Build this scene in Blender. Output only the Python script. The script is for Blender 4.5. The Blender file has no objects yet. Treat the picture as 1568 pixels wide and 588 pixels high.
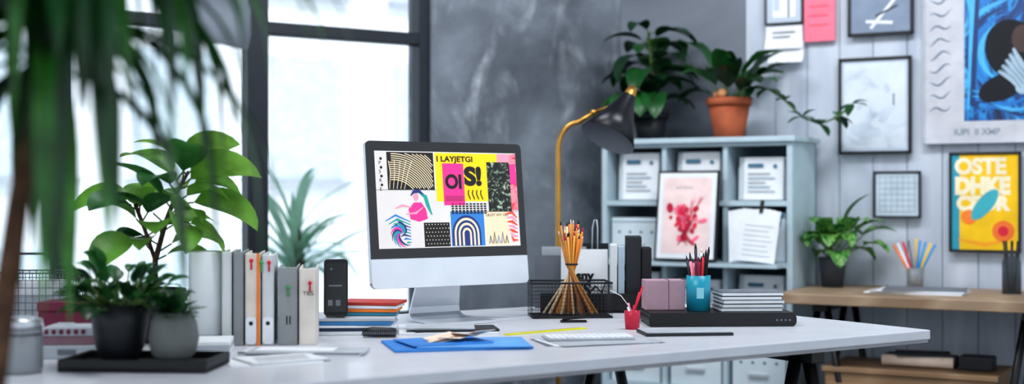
import bpy, bmesh, math, random
from math import sin, cos, pi, radians
from mathutils import Vector, Matrix
R = random.Random(7)
scene = bpy.context.scene
TZ = 0.75

# ------------------------------------------------------------------ materials
def hx(h, a=1.0):
    h = h.lstrip('#')
    c = [int(h[i:i+2], 16)/255 for i in (0, 2, 4)]
    return tuple([(x/12.92 if x <= .04045 else ((x+.055)/1.055)**2.4) for x in c]+[a])
MC = {}
def mat(name, col, rough=.5, metal=0, var=.06, scale=12, bump=0, emit=0, glass=0, transl=0, coat=0):
    if name in MC: return MC[name]
    m = bpy.data.materials.new(name); m.use_nodes = True
    nt = m.node_tree; N = nt.nodes; L = nt.links
    b = N['Principled BSDF']; out = N['Material Output']
    c = hx(col)
    b.inputs['Roughness'].default_value = rough
    b.inputs['Metallic'].default_value = metal
    b.inputs['Coat Weight'].default_value = coat
    tc = N.new('ShaderNodeTexCoord')
    nz = N.new('ShaderNodeTexNoise'); nz.inputs['Scale'].default_value = scale; nz.inputs['Detail'].default_value = 4
    L.new(tc.outputs['Object'], nz.inputs['Vector'])
    rp = N.new('ShaderNodeValToRGB')
    rp.color_ramp.elements[0].position = .3; rp.color_ramp.elements[1].position = .7
    rp.color_ramp.elements[0].color = tuple(max(0, x*(1-var*2)) for x in c[:3])+(1,)
    rp.color_ramp.elements[1].color = tuple(min(1, x*(1+var*2)) for x in c[:3])+(1,)
    L.new(nz.outputs['Fac'], rp.inputs['Fac'])
    L.new(rp.outputs['Color'], b.inputs['Base Color'])
    if bump:
        bp = N.new('ShaderNodeBump'); bp.inputs['Strength'].default_value = bump; bp.inputs['Distance'].default_value = .01
        L.new(nz.outputs['Fac'], bp.inputs['Height']); L.new(bp.outputs['Normal'], b.inputs['Normal'])
    if emit:
        L.new(rp.outputs['Color'], b.inputs['Emission Color']); b.inputs['Emission Strength'].default_value = emit
    if glass:
        b.inputs['Transmission Weight'].default_value = glass; b.inputs['IOR'].default_value = 1.2
    if transl:
        t = N.new('ShaderNodeBsdfTranslucent'); mx = N.new('ShaderNodeMixShader'); mx.inputs[0].default_value = transl
        hs = N.new('ShaderNodeHueSaturation'); hs.inputs['Value'].default_value = 2.0; hs.inputs['Hue'].default_value = .475; hs.inputs['Saturation'].default_value = .92
        L.new(rp.outputs['Color'], hs.inputs['Color']); L.new(hs.outputs['Color'], t.inputs['Color'])
        L.new(b.outputs[0], mx.inputs[1]); L.new(t.outputs[0], mx.inputs[2]); L.new(mx.outputs[0], out.inputs[0])
    MC[name] = m; return m

def mramp(name, stops, kind='noise', scale=4, dist=0, rough=.6, emit=0, loc=(0, 0, 0), stretch=(1, 1, 1), detail=5, const=False, bump=0, transl=0):
    if name in MC: return MC[name]
    m = bpy.data.materials.new(name); m.use_nodes = True
    nt = m.node_tree; N = nt.nodes; L = nt.links; b = N['Principled BSDF']
    b.inputs['Roughness'].default_value = rough
    tc = N.new('ShaderNodeTexCoord'); mp = N.new('ShaderNodeMapping')
    mp.inputs['Location'].default_value = loc; mp.inputs['Scale'].default_value = stretch
    L.new(tc.outputs['Object'], mp.inputs['Vector'])
    if kind == 'noise':
        t = N.new('ShaderNodeTexNoise'); t.inputs['Distortion'].default_value = dist; t.inputs['Detail'].default_value = detail
        o = t.outputs['Fac']
    else:
        t = N.new('ShaderNodeTexWave'); t.wave_type = 'RINGS' if kind == 'rings' else 'BANDS'
        t.inputs['Distortion'].default_value = dist; t.inputs['Detail'].default_value = detail; o = t.outputs['Fac']
    t.inputs['Scale'].default_value = scale
    L.new(mp.outputs[0], t.inputs['Vector'])
    rp = N.new('ShaderNodeValToRGB'); cr = rp.color_ramp
    if const: cr.interpolation = 'CONSTANT'
    while len(cr.elements) < len(stops): cr.elements.new(.5)
    for e, (p, c) in zip(cr.elements, stops): e.position = p; e.color = hx(c)
    L.new(o, rp.inputs['Fac']); L.new(rp.outputs['Color'], b.inputs['Base Color'])
    if emit:
        L.new(rp.outputs['Color'], b.inputs['Emission Color']); b.inputs['Emission Strength'].default_value = emit
    if bump:
        bp = N.new('ShaderNodeBump'); bp.inputs['Strength'].default_value = bump; bp.inputs['Distance'].default_value = .01
        L.new(o, bp.inputs['Height']); L.new(bp.outputs['Normal'], b.inputs['Normal'])
    if transl:
        tr = N.new('ShaderNodeBsdfTranslucent'); mx = N.new('ShaderNodeMixShader'); mx.inputs[0].default_value = transl
        L.new(rp.outputs['Color'], tr.inputs['Color']); L.new(b.outputs[0], mx.inputs[1]); L.new(tr.outputs[0], mx.inputs[2])
        L.new(mx.outputs[0], N['Material Output'].inputs[0])
    MC[name] = m; return m

def concrete_mat():
    m = bpy.data.materials.new('mottled_concrete'); m.use_nodes = True
    nt = m.node_tree; N = nt.nodes; L = nt.links; b = N['Principled BSDF']; b.inputs['Roughness'].default_value = .6
    tc = N.new('ShaderNodeTexCoord')
    def noise(scale, detail, dist, st):
        mp = N.new('ShaderNodeMapping'); mp.inputs['Scale'].default_value = st; L.new(tc.outputs['Object'], mp.inputs[0])
        t = N.new('ShaderNodeTexNoise'); t.inputs['Scale'].default_value = scale; t.inputs['Detail'].default_value = detail
        t.inputs['Distortion'].default_value = dist; t.inputs['Roughness'].default_value = .62; L.new(mp.outputs[0], t.inputs['Vector']); return t.outputs['Fac']
    def ramp(src, stops):
        r = N.new('ShaderNodeValToRGB'); cr = r.color_ramp
        while len(cr.elements) < len(stops): cr.elements.new(.5)
        for e, (p, c) in zip(cr.elements, stops): e.position = p; e.color = hx(c)
        L.new(src, r.inputs[0]); return r.outputs[0]
    base = ramp(noise(1.7, 9, .4, (1, 1, 1)), [(.32, '#474c54'), (.5, '#646a73'), (.68, '#858c95')])
    streak = ramp(noise(2.2, 12, .8, (2.4, 1, .9)), [(.52, '#000000'), (.72, '#ffffff')])
    fine = ramp(noise(9, 12, .3, (1, 1, 1)), [(.36, '#000000'), (.70, '#ffffff')])
    mul = N.new('ShaderNodeMixRGB'); mul.blend_type = 'MULTIPLY'; mul.inputs[0].default_value = 1; L.new(streak, mul.inputs[1]); L.new(fine, mul.inputs[2])
    mx = N.new('ShaderNodeMixRGB'); L.new(mul.outputs[0], mx.inputs[0]); L.new(base, mx.inputs[1]); mx.inputs[2].default_value = hx('#b4bac1')
    L.new(mx.outputs[0], b.inputs['Base Color'])
    bp = N.new('ShaderNodeBump'); bp.inputs['Strength'].default_value = .15; bp.inputs['Distance'].default_value = .01
    L.new(fine, bp.inputs['Height']); L.new(bp.outputs[0], b.inputs['Normal'])
    return m

# ------------------------------------------------------------------ builder
class B:
    def __init__(s, name):
        s.n = name; s.bm = bmesh.new(); s.mats = []; s.M = Matrix.Identity(4)
    def mi(s, m):
        if m not in s.mats: s.mats.append(m)
        return s.mats.index(m)
    def add(s, vs, fs, m, smooth=False):
        i = s.mi(m)
        bv = [s.bm.verts.new(s.M @ Vector(v)) for v in vs]
        for f in fs:
            try:
                F = s.bm.faces.new([bv[k] for k in f]); F.material_index = i; F.smooth = smooth
            except ValueError: pass
        return s
    def merge(s, tmp, m, M, smooth=False):
        i = s.mi(m)
        for f in tmp.faces: f.material_index = i; f.smooth = smooth
        tmp.transform(s.M @ M)
        me = bpy.data.meshes.new('t'); tmp.to_mesh(me); tmp.free()
        s.bm.from_mesh(me); bpy.data.meshes.remove(me); return s
    def box(s, size, c, m, rot=(0, 0, 0), bev=0):
        t = bmesh.new(); bmesh.ops.create_cube(t, size=1)
        bmesh.ops.scale(t, vec=size, verts=t.verts)
        if bev: bmesh.ops.bevel(t, geom=t.edges[:], offset=bev, segments=2, affect='EDGES', profile=.5)
        M = Matrix.Translation(c) @ Matrix.Rotation(rot[2], 4, 'Z') @ Matrix.Rotation(rot[1], 4, 'Y') @ Matrix.Rotation(rot[0], 4, 'X')
        return s.merge(t, m, M)
    def ball(s, c, r, m, seg=16):
        t = bmesh.new(); bmesh.ops.create_uvsphere(t, u_segments=seg, v_segments=seg//2+2, radius=1)
        if not hasattr(r, '__len__'): r = (r, r, r)
        return s.merge(t, m, Matrix.Translation(c) @ Matrix.Diagonal((*r, 1)), True)
    def lathe(s, prof, m, c=(0, 0, 0), seg=28, M=None, smooth=True):
        M = M or Matrix.Identity(4); vs = []; fs = []
        for r, z in prof:
            for k in range(seg):
                a = 2*pi*k/seg; vs.append(Vector(c)+(M @ Vector((r*cos(a), r*sin(a), z))))
        n = len(prof)
        for j in range(n-1):
            for k in range(seg):
                k2 = (k+1) % seg; fs.append((j*seg+k, j*seg+k2, (j+1)*seg+k2, (j+1)*seg+k))
        return s.add(vs, fs, m, smooth)
    def disc(s, r, c, m, seg=24):
        return s.add([(c[0]+r*cos(2*pi*k/seg), c[1]+r*sin(2*pi*k/seg), c[2]) for k in range(seg)], [tuple(range(seg))], m)
    def cyl(s, p0, p1, r, m, r2=None, seg=12):
        return s.tube([p0, p1], [r, r if r2 is None else r2], m, seg)
    def tube(s, pts, r, m, seg=8):
        pts = [Vector(p) for p in pts]; n = len(pts)
        rs = r if hasattr(r, '__len__') else [r]*n
        vs = []; fs = []; nrm = None
        for i, p in enumerate(pts):
            t = (pts[min(i+1, n-1)]-pts[max(i-1, 0)])
            t = t.normalized() if t.length > 1e-9 else Vector((0, 0, 1))
            if nrm is None:
                nrm = t.orthogonal().normalized()
            else:
                nrm = (nrm - t*nrm.dot(t)); nrm = nrm.normalized() if nrm.length > 1e-6 else t.orthogonal().normalized()
            bn = t.cross(nrm)
            for k in range(seg):
                a = 2*pi*k/seg; vs.append(p+(nrm*cos(a)+bn*sin(a))*rs[i])
        for i in range(n-1):
            for k in range(seg):
                k2 = (k+1) % seg; fs.append((i*seg+k, i*seg+k2, (i+1)*seg+k2, (i+1)*seg+k))
        fs.append(tuple(range(seg))[::-1]); fs.append(tuple(range((n-1)*seg, n*seg)))
        return s.add(vs, fs, m, True)
    def prism(s, pts, y0, y1, m):
        n = len(pts)
        vs = [(x, y0, z) for x, z in pts]+[(x, y1, z) for x, z in pts]
        fs = [tuple(range(n)), tuple(range(n, 2*n))[::-1]]+[(i, i+n, (i+1) % n+n, (i+1) % n) for i in range(n)]
        return s.add(vs, fs, m)
    def rect(s, x0, z0, x1, z1, y, m):
        return s.add([(x0, y, z0), (x1, y, z0), (x1, y, z1), (x0, y, z1)], [(0, 1, 2, 3)], m)
    def poly(s, pts, y, m):
        return s.add([(x, y, z) for x, z in pts], [tuple(range(len(pts)))], m)
    def dot(s, x, z, r, y, m, seg=20, rz=None, rot=0):
        rz = rz or r
        return s.poly([(x+r*cos(2*pi*k/seg)*cos(rot)-rz*sin(2*pi*k/seg)*sin(rot), z+r*cos(2*pi*k/seg)*sin(rot)+rz*sin(2*pi*k/seg)*cos(rot)) for k in range(seg)], y, m)
    def stroke(s, pts, w, y, m, taper=False):
        n = len(pts); vs = []; fs = []
        for i in range(n):
            a = pts[max(i-1, 0)]; b = pts[min(i+1, n-1)]
            dx, dz = b[0]-a[0], b[1]-a[1]; l = math.hypot(dx, dz) or 1
            ww = w*(sin(pi*(i+.3)/(n-.4)) if taper else 1)/2
            vs += [(pts[i][0]-dz/l*ww, y, pts[i][1]+dx/l*ww), (pts[i][0]+dz/l*ww, y, pts[i][1]-dx/l*ww)]
        for i in range(n-1): fs.append((2*i, 2*i+1, 2*i+3, 2*i+2))
        return s.add(vs, fs, m)
    def text(s, body, size, x, z, y, m, sx=1, bold=0):
        cu = bpy.data.curves.new('t', 'FONT'); cu.body = body; cu.size = size; cu.offset = bold
        ob = bpy.data.objects.new('t', cu); scene.collection.objects.link(ob)
        dg = bpy.context.evaluated_depsgraph_get()
        me = bpy.data.meshes.new_from_object(ob.evaluated_get(dg))
        t = bmesh.new(); t.from_mesh(me)
        bpy.data.objects.remove(ob); bpy.data.curves.remove(cu); bpy.data.meshes.remove(me)
        return s.merge(t, m, Matrix.Translation((x, y, z)) @ Matrix.Rotation(pi/2, 4, 'X') @ Matrix.Diagonal((sx, 1, 1, 1)))
    def leaf(s, base, az, el, L, W, m, droop=1.0, shape='oval', n=9, fold=.25, roll=0, pet=0, mp=None, wave=0, curl=1.0):
        p = Vector(base); d = Vector((cos(az)*cos(el), sin(az)*cos(el), sin(el)))
        if pet:
            q = p+d*pet; s.tube([p, q], .0022, mp or m, 5); p = q
        side0 = Vector((-sin(az), cos(az), 0))
        vs = []; fs = []
        for i in range(n+1):
            t = i/n; e = max(el-droop*t**curl, -1.5)
            d = Vector((cos(az)*cos(e), sin(az)*cos(e), sin(e)))
            side = Matrix.Rotation(roll, 3, d) @ side0; up = side.cross(d)*-1
            if shape == 'oval': w = sin(pi*min(1, t**.85))**.75 if t < 1 else 0
            elif shape == 'heart': w = (sin(pi*(t**.6)))**.7 if t < 1 else 0
            else: w = min(1, .45+t*3)*(1-t**3)
            w = max(w, .02)*W/2
            wob = wave*sin(t*14)*w
            vs += [p-side*w+up*(fold*w+wob), p-side*w*.5+up*fold*w*.35, p, p+side*w*.5+up*fold*w*.35, p+side*w+up*(fold*w-wob)]
            p = p+d*(L/n)
        for i in range(n):
            for k in range(4): a = i*5+k; fs.append((a, a+1, a+6, a+5))
        return s.add(vs, fs, m, True)
    def clamp(s, ymax=None, xmin=None, xmax=None):
        for v in s.bm.verts:
            if ymax is not None and v.co.y > ymax: v.co.y = ymax-.01*random.random()
            if xmin is not None and v.co.x < xmin: v.co.x = xmin
            if xmax is not None and v.co.x > xmax: v.co.x = xmax
        return s
    def done(s, loc=(0, 0, 0), rz=0, parent=None):
        me = bpy.data.meshes.new(s.n); s.bm.to_mesh(me); s.bm.free()
        for m in s.mats: me.materials.append(m)
        ob = bpy.data.objects.new(s.n, me); scene.collection.objects.link(ob)
        ob.location = loc; ob.rotation_euler = (0, 0, rz)
        if parent: ob.parent = parent
        return ob
def rrect(w, h, r, x0=0, z0=0, top=True, bot=True, n=5):
    pts = []
    for (cx, cz, a0, on) in ((w/2-r, r, -pi/2, bot), (w/2-r, h-r, 0, top), (-w/2+r, h-r, pi/2, top), (-w/2+r, r, pi, bot)):
        if on:
            for k in range(n+1):
                a = a0+pi/2*k/n; pts.append((x0+cx+r*cos(a), z0+cz+r*sin(a)))
        else:
            pts.append((x0+(w/2 if cx > 0 else -w/2), z0+(0 if cz < h/2 else h)))
    return pts

# ------------------------------------------------------------------ palette
white = mat('white_paint', '#e4e7ec', .5); offw = mat('paper_white', '#e3e6ea', .7, var=.03)
black = mat('black_metal', '#0a0b0d', .4, .0, var=.1); blackp = mat('black_plastic', '#0c0d10', .45)
dark = mat('dark_grey', '#1f2228', .5); grey = mat('mid_grey', '#6d727a', .5); lgrey = mat('light_grey', '#b3b8bf', .5)
alu = mat('brushed_aluminium', '#cfd3d9', .32, .7, var=.02); brass = mat('brass', '#b98d48', .35, .85, var=.05)
ink = mat('ink_black', '#0c0c0e', .8); pinkm = mat('pink_card', '#ff8fa8', .7); redm = mat('red_ink', '#d0183a', .6)
bluef = mat('blue_folder', '#2f83d2', .55); cream = mat('cream_paper', '#f0d9c6', .8); yellow = mat('yellow_card', '#f0c000', .6)
terra = mat('terracotta', '#a95a3a', .8, var=.1, bump=.2); soil = mat('soil', '#1c140f', .95, bump=.6, scale=80)
wood = mramp('oak_wood', [(.2, '#8d745c'), (.6, '#ab937a'), (.9, '#9c846d')], 'wave', 2, 3, .5, stretch=(.3, 5, 4))
pencilw = mat('pencil_wood', '#c98a45', .55, var=.15); orange = mat('orange', '#f0802a', .5)
stemg = mat('stem_green', '#4f6a32', .6); bark = mat('bark', '#4a3427', .85, var=.2, bump=.5, scale=40)
lf_dark = mat('leaf_dark', '#15381f', .35, var=.25, scale=8, transl=.12)
lf_mid = mat('leaf_mid', '#275e2e', .35, var=.2, scale=10, transl=.25)
lf_lite = mat('leaf_bright', '#5a8f34', .35, var=.25, scale=9, transl=.4)
lf_palm = mat('leaf_palm', '#16421d', .35, var=.3, scale=14, transl=.2)
lf_palm_lit = mat('leaf_palm_lit', '#33702a', .3, var=.3, scale=14, transl=.35)  # brighter green puts the lit highlights of the palm into leaf colour
lf_var = mramp('leaf_variegated', [(.0, '#174d26'), (.44, '#226b32'), (.52, '#8fbf66'), (.58, '#226b32'), (.7, '#8fbf66')], 'noise', 30, .6, .4, transl=.2)

# ------------------------------------------------------------------ room frames
A_T = radians(33.1); A_R = radians(-29.0)
CORN = Vector((.483, 6.0, 0))
def RW(s_, off, z=0):
    return (CORN.x+cos(A_R)*s_+sin(A_R)*off, CORN.y+sin(A_R)*s_-cos(A_R)*off, z)
TC = Vector((1.125, 3.51, 0))

# walls
concrete = concrete_mat()
plaster = mramp('grey_plaster', [(.3, '#575c66'), (.7, '#828892')], 'noise', 1.2, 1, .7, detail=8)
boards = mramp('painted_boards', [(.3, '#abb4c2'), (.7, '#ced4de')], 'noise', 3, .5, .5, stretch=(3, 3, .5))
H = 3.0
b = B('wall_back')
b.box((1.0, .2, H), (-.48, .1, H/2), concrete)
b.box((3.6, .2, .58), (-2.78, .1, .29), concrete)
b.box((3.6, .2, .3), (-2.78, .1, H-.15), concrete)
b.box((.6, .2, H), (-4.88, .1, H/2), concrete)
b.done(CORN, A_T)
b = B('wall_right')
b.box((.62, .2, H), (.30, .12, H/2), plaster)
x = .6
while x < 3.6:
    b.box((.138, .04, H), (x+.07, .04, H/2), boards, bev=.003); x += .14
b.box((3.0, .1, H), (2.1, .115, H/2), dark)
b.done(CORN, A_R)
b = B('floor'); b.box((12, 12, .1), (0, 4, -.05), mramp('concrete_floor', [(.3, '#34363a'), (.7, '#4c4f55')], 'noise', 2, .5, .45)); fl = b.done()
b = B('ceiling'); b.box((7.4, 7.0, .1), (-.3, 3.5, H+.05), mat('ceiling_paint', '#8a8d93', .8)); b.done()

# window
frame = mat('window_frame_black', '#131a24', .4, .1)
b = B('window_1')
for xx, w in ((-1.0, .055), (-1.74, .085), (-2.48, .055), (-3.22, .085), (-3.9, .055), (-4.55, .06)):
    b.box((w, .07, 2.12), (xx, .05, 1.64), frame, bev=.004)
for zz, w in ((.6, .06), (1.765, .05), (2.68, .06)):
    b.box((3.6, .06, w), (-2.78, .05, zz), frame, bev=.004)
b.box((3.6, .18, .03), (-2.78, .0, .565), frame, bev=.003)
b.done(CORN, A_T)
# outside
b = B('neighbouring_building')
fac = mat('facade_render', '#f2f4f6', .9, var=.03); fwin = mat('facade_window', '#cbd8df', .5)
b.box((30, 1, 14), (0, 0, 5), fac)
for i in range(-7, 8):
    for j in range(0, 5):
        b.box((1.1, .1, 1.7), (i*1.9, -.5, j*2.6-.4), fwin); b.box((1.3, .16, .08), (i*1.9, -.55, j*2.6-1.3), lgrey)
b.done((-9.5, 14.5, 0), A_T)
b = B('outdoor_ground'); b.box((40, 14, .1), (0, 0, -.05), mat('paving', '#c5cdd1', .9)); b.done((-7.9, 11.4, -.12), A_T)
b = B('outdoor_palm')
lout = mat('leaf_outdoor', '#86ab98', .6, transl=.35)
b.lathe([(.0, 0), (.2, 0), (.26, .45), (.24, .45), (.22, .4), (0, .4)], lgrey)
b.tube([(0, 0, .4), (.03, 0, .8), (0, .02, 1.0)], .03, bark)
for i in range(38):
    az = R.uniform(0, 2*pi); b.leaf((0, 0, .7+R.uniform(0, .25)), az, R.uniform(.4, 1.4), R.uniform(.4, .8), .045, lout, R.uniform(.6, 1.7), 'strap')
b.done((-1.15, 6.9, -.07))

# ------------------------------------------------------------------ work table
ttop = mat('table_laminate', '#cfd1d8', .35, var=.02, coat=.1); tedge = mat('table_edge', '#98969b', .5)
b = B('work_table')
LT, DT = 2.7, 1.2
b.box((LT, DT, .026), (-LT/2, DT/2, TZ-.013), ttop, bev=.003)
b.box((LT-.01, DT-.01, .008), (-LT/2, DT/2, TZ-.030), tedge)
for ux in (-.32, -2.2):
    b.box((.05, 1.0, .045), (ux, .6, TZ-.057), black, bev=.003)
    for vy in (.16, 1.02):
        for sg in (-1, 1):
            b.tube([(ux+sg*.02, vy, TZ-.06), (ux+sg*.2, vy, .0)], [.018, .015], black, 10)
        b.box((.26, .02, .02), (ux, vy, .3), black)
b.box((LT-.5, .03, .04), (-LT/2, .6, TZ-.1), black)
b.done(TC, A_T)

# ------------------------------------------------------------------ desktop computer
EM = .34
def sm(n, c): return mat('screen_'+n, c, .35, emit=EM, var=.02)
s_w = sm('white', '#cfcac7'); s_k = sm('black', '#0b0a0f'); s_y = sm('yellow', '#edc800'); s_p = sm('magenta', '#dd2f86')
s_c = sm('cream', '#e0cba9'); s_b = sm('blue', '#2f76bb'); s_t = sm('teal', '#16958a'); s_r = sm('red', '#e8462c'); s_n = sm('navy', '#1a2f70'); s_lp = sm('rose', '#ee8fa6')
b = B('desktop_computer')
def sheet(bd, prof, th, m):
    vs = []; fs = []; n = len(prof)
    for i, (y, z, hw) in enumerate(prof):
        a = prof[max(i-1, 0)]; c = prof[min(i+1, n-1)]
        dy, dz = c[0]-a[0], c[1]-a[1]; l = math.hypot(dy, dz); ny, nz = -dz/l*th/2, dy/l*th/2
        vs += [(-hw, y+ny, z+nz), (hw, y+ny, z+nz), (hw, y-ny, z-nz), (-hw, y-ny, z-nz)]
    for i in range(n-1):
        for k in range(4): k2 = (k+1) % 4; fs.append((i*4+k, i*4+k2, i*4+4+k2, i*4+4+k))
    fs += [(0, 1, 2, 3), (4*n-1, 4*n-2, 4*n-3, 4*n-4)]
    bd.add(vs, fs, m)
sheet(b, [(-.10, .005, .095), (.055, .005, .092), (.075, .009, .088), (.088, .02, .084), (.086, .04, .08), (.066, .11, .072), (.045, .2, .068), (.03, .26, .066)], .008, alu)
b.M = Matrix.Translation((0, -.02, .104)) @ Matrix.Rotation(radians(-6.5), 4, 'X')
W, HH = .515, .412
b.prism(rrect(W, HH, .016), 0, .014, alu)
b.ball((0, .014, .22), (.2, .012, .15), alu, 24)
b.prism(rrect(W, .33, .014, 0, .082, True, False), -.003, 0, mat('black_glass', '#060709', .12, var=0, coat=.3))
b.prism(rrect(W, .081, .014, 0, 0, False, True), -.003, 0, alu)
SX0, SX1, SZ0, SZ1 = -W/2+.026, W/2-.022, .110, .384
def X(t): return SX0+(t/100)*(SX1-SX0)
def Z(t): return SZ1-(t/100)*(SZ1-SZ0)
Y0 = -.0034
b.rect(SX0, SZ0, SX1, SZ1, Y0, s_w)
def sr(x0, z0, x1, z1, m, l=1): b.rect(X(x0), Z(z1), X(x1), Z(z0), Y0-.0003*l, m)
sr(8, 1, 40, 40, s_k)
for k in range(18):
    r = .085+k*.0058; cx, cz = X(12), Z(62)
    pts = []
    for a in range(0, 120, 4):
        px, pz = cx+r*1.0*cos(radians(a)), cz+r*1.05*sin(radians(a))
        if X(9) < px < X(39.5) and Z(39.5) < pz < Z(1.5): pts.append((px, pz))
    if len(pts) > 2: b.stroke(pts, .0026, Y0-.0006, s_c)
for k in range(5): b.stroke([(X(9+k*2.5), Z(39)), (X(10+k*3), Z(22)), (X(9+k*4), Z(10))], .0018, Y0-.0008, s_c)
for k in range(4): b.dot(X(4), Z(8+k*9), .004, Y0-.0005, s_k); b.text('PSRE'[k], .014, X(2.4), Z(14+k*9), Y0-.0005, s_k)
sr(41, 1, 86, 12, s_y); sr(41, 12, 78, 52, s_y); b.text('I LAYJETGI', .022, X(42), Z(10), Y0-.0012, s_k, 1.2, .0006)
sr(46, 12, 61, 56, s_p, 2); b.text('OI', .055, X(47.5), Z(38), Y0-.0012, s_k, .95, .0022)
b.text('S!', .07, X(61.5), Z(34), Y0-.0012, s_k, 1.15, .004)
for k in range(4): b.stroke([(X(64+k*3), Z(40)), (X(63.5+k*3), Z(44)), (X(65+k*3), Z(50))], .0035, Y0-.0012, s_k)
sr(47, 46, 60, 52, sm('deep_pink', '#b02468'), 3)
fol = mramp('screen_foliage', [(0, '#060708'), (.52, '#10160f'), (.6, '#5d6b58'), (.66, '#a4b09c')], 'noise', 60, 1.5, .4, emit=EM)
sr(78, 10, 95, 63, fol, 3)
sr(95, 1, 99.9, 62, mramp('screen_red_paint', [(.35, '#d92f44'), (.5, '#ee8a96'), (.62, '#b81f3c')], 'noise', 30, 1, .4, emit=EM), 1)
sr(95, 12, 99.5, 34, s_p, 2)
sr(86, 1, 95, 10, s_lp)
for r_ in range(5):
    for c_ in range(10): sr(51+c_*2.6, 54+r_*2.4, 52.8+c_*2.6, 55.6+r_*2.4, s_k, 2)
# illustration: seated woman with flowing hair over blue-teal foliage
b.poly([(X(21), Z(60)), (X(25), Z(53)), (X(30), Z(53)), (X(33), Z(60)), (X(34), Z(70)), (X(28), Z(73)), (X(22), Z(70))], Y0-.0008, s_p)
b.stroke([(X(23), Z(58)), (X(17), Z(56)), (X(12), Z(59))], .007, Y0-.0010, s_lp, True)
b.stroke([(X(31), Z(58)), (X(26), Z(64)), (X(19), Z(65))], .007, Y0-.0012, s_lp, True)
b.dot(X(26.5), Z(47.5), .0085, Y0-.0011, s_lp, 16, .0105)
b.stroke([(X(23), Z(46)), (X(25), Z(42)), (X(29), Z(41.5)), (X(32), Z(45))], .010, Y0-.0013, s_n, True)
b.stroke([(X(29), Z(43)), (X(33), Z(47)), (X(34.5), Z(56)), (X(37), Z(66))], .013, Y0-.0009, s_t, True)
for k in range(9):
    a = k/9*pi*1.2; b.stroke([(X(16)+.006*cos(a+i*.3)+.004*i*cos(a+i*.25), Z(85)+.005*i*sin(a+i*.25)) for i in range(9)], .006, Y0-.0006-.0001*k, (s_n, s_t, s_b, s_p)[k % 4], True)
for k in range(8): b.stroke([(X(5+k*2), Z(72+k*3.2)), (X(12+k), Z(66+k*4)), (X(22), Z(73+k*3))], .006, Y0-.0005, (s_b, s_t, s_n)[k % 3], True)
sr(31, 74, 49, 99, s_k)
for i in range(8):
    for j in range(6): b.dot(X(32.5+i*2.1+(j % 2)), Z(76+j*4), .0016, Y0-.0008, s_c, 8)
sr(50, 63, 74, 99, s_b)
for k in range(7):
    r = .048-.0065*k; m = (s_n, s_c)[k % 2]
    b.poly([(X(61)+r*cos(pi*t/14), Z(86)+r*1.1*sin(pi*t/14)) for t in range(15)]+[(X(61)-r, Z(98.5)), (X(61)+r, Z(98.5))], Y0-.0006-.0002*k, m)
sr(75, 63, 92, 99, s_c); b.text('ULOT WY OU', .011, X(75.5), Z(68), Y0-.0012, s_k, 1.1)
for k in range(5): b.stroke([(X(77+k*3), Z(97)), (X(78+k*3), Z(89-(k % 2)*4)), (X(79+k*3), Z(97))], .007, Y0-.0012, (s_n, s_k, s_b)[k % 3], True)
for k in range(7): b.stroke([(X(90+k*.6), Z(66+k*4)), (X(95), Z(64+k*5)), (X(98.5), Z(70+k*4))], .009, Y0-.0008-.0001*k, (s_r, s_lp)[k % 2], True)
b.stroke([(SX0, Z(40)), (X(41), Z(40))], .001, Y0-.001, s_k); b.stroke([(X(50), Z(63)), (X(99), Z(63))], .001, Y0-.0014, s_k)
b.done((-.178, 3.735, TZ), A_T)

# ------------------------------------------------------------------ floor lamp
b = B('floor_lamp')
b.lathe([(.0, 0), (.13, 0), (.13, .012), (.02, .02), (0, .02)], black)
pts = [(0, 0, .01), (0, 0, .6), (0, 0, 1.27)]
for k in range(1, 9):
    a = pi/2*k/8; pts.append((.07*(1-cos(a)), 0, 1.27+.10*sin(a)))
pts.append((.125, 0, 1.405)); b.tube(pts, .0095, brass, 10)
ax = Vector((-.22, -.16, -.42)).normalized()
q = Vector((0, 0, 1)).rotation_difference(ax).to_matrix().to_4x4()
top = Vector((.262, 0, 1.485))
shade_o = mat('lamp_shade_black', '#14161c', .35, .2); shade_i = mat('lamp_shade_inside', '#7c8089', .5)
S_ = 1.12
b.lathe([(.0, -.012), (.016, -.01), (.02, .012), (.024, .035)], brass, c=top, M=q)
b.lathe([(r*S_, z*S_) for r, z in [(.024, .025), (.03, .05), (.055, .11), (.09, .185), (.0885, .186)]], shade_o, c=top, M=q)
b.lathe([(r*S_, z*S_) for r, z in [(.0885, .186), (.053, .11), (.02, .04)]], shade_i, c=top, M=q)
b.lathe([(.0, .07), (.022, .08), (.022, .12), (0, .14)], mat('bulb_glass', '#eeeeee', .3), c=top, M=q)
b.tube([(.125, 0, 1.405), Vector(top)+ax*.06+Vector((-.03, 0, 0)), Vector(top)+ax*.05], .006, brass)
b.ball((.125, 0, 1.405), .012, brass)
b.done((.163, 4.62, 0))

# ------------------------------------------------------------------ shelf cabinet
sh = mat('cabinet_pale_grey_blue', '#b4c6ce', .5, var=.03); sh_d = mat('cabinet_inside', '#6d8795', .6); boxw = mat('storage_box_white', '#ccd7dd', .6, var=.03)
b = B('shelf_cabinet')
CW, CD, CH = .84, .34, 1.34
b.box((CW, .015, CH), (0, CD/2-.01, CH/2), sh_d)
for xx in (-CW/2+.012, CW/2-.012): b.box((.024, CD, CH), (xx, 0, CH/2), sh, bev=.002)
for xx in (-.135, .135): b.box((.02, CD-.02, CH-.04), (xx, 0, CH/2), sh)
rows = [.03, .305, .57, .83, 1.08, 1.325]
for z in rows: b.box((CW-.03, CD-.005, .022), (0, 0, z), sh)
b.box((CW+.03, CD+.03, .022), (0, -.005, CH), sh, bev=.003)
b.box((CW-.1, .12, .015), (.02, -CD/2-.05, .83), sh)
lbl = mat('label_blue', '#3d6f86', .6)
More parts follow.
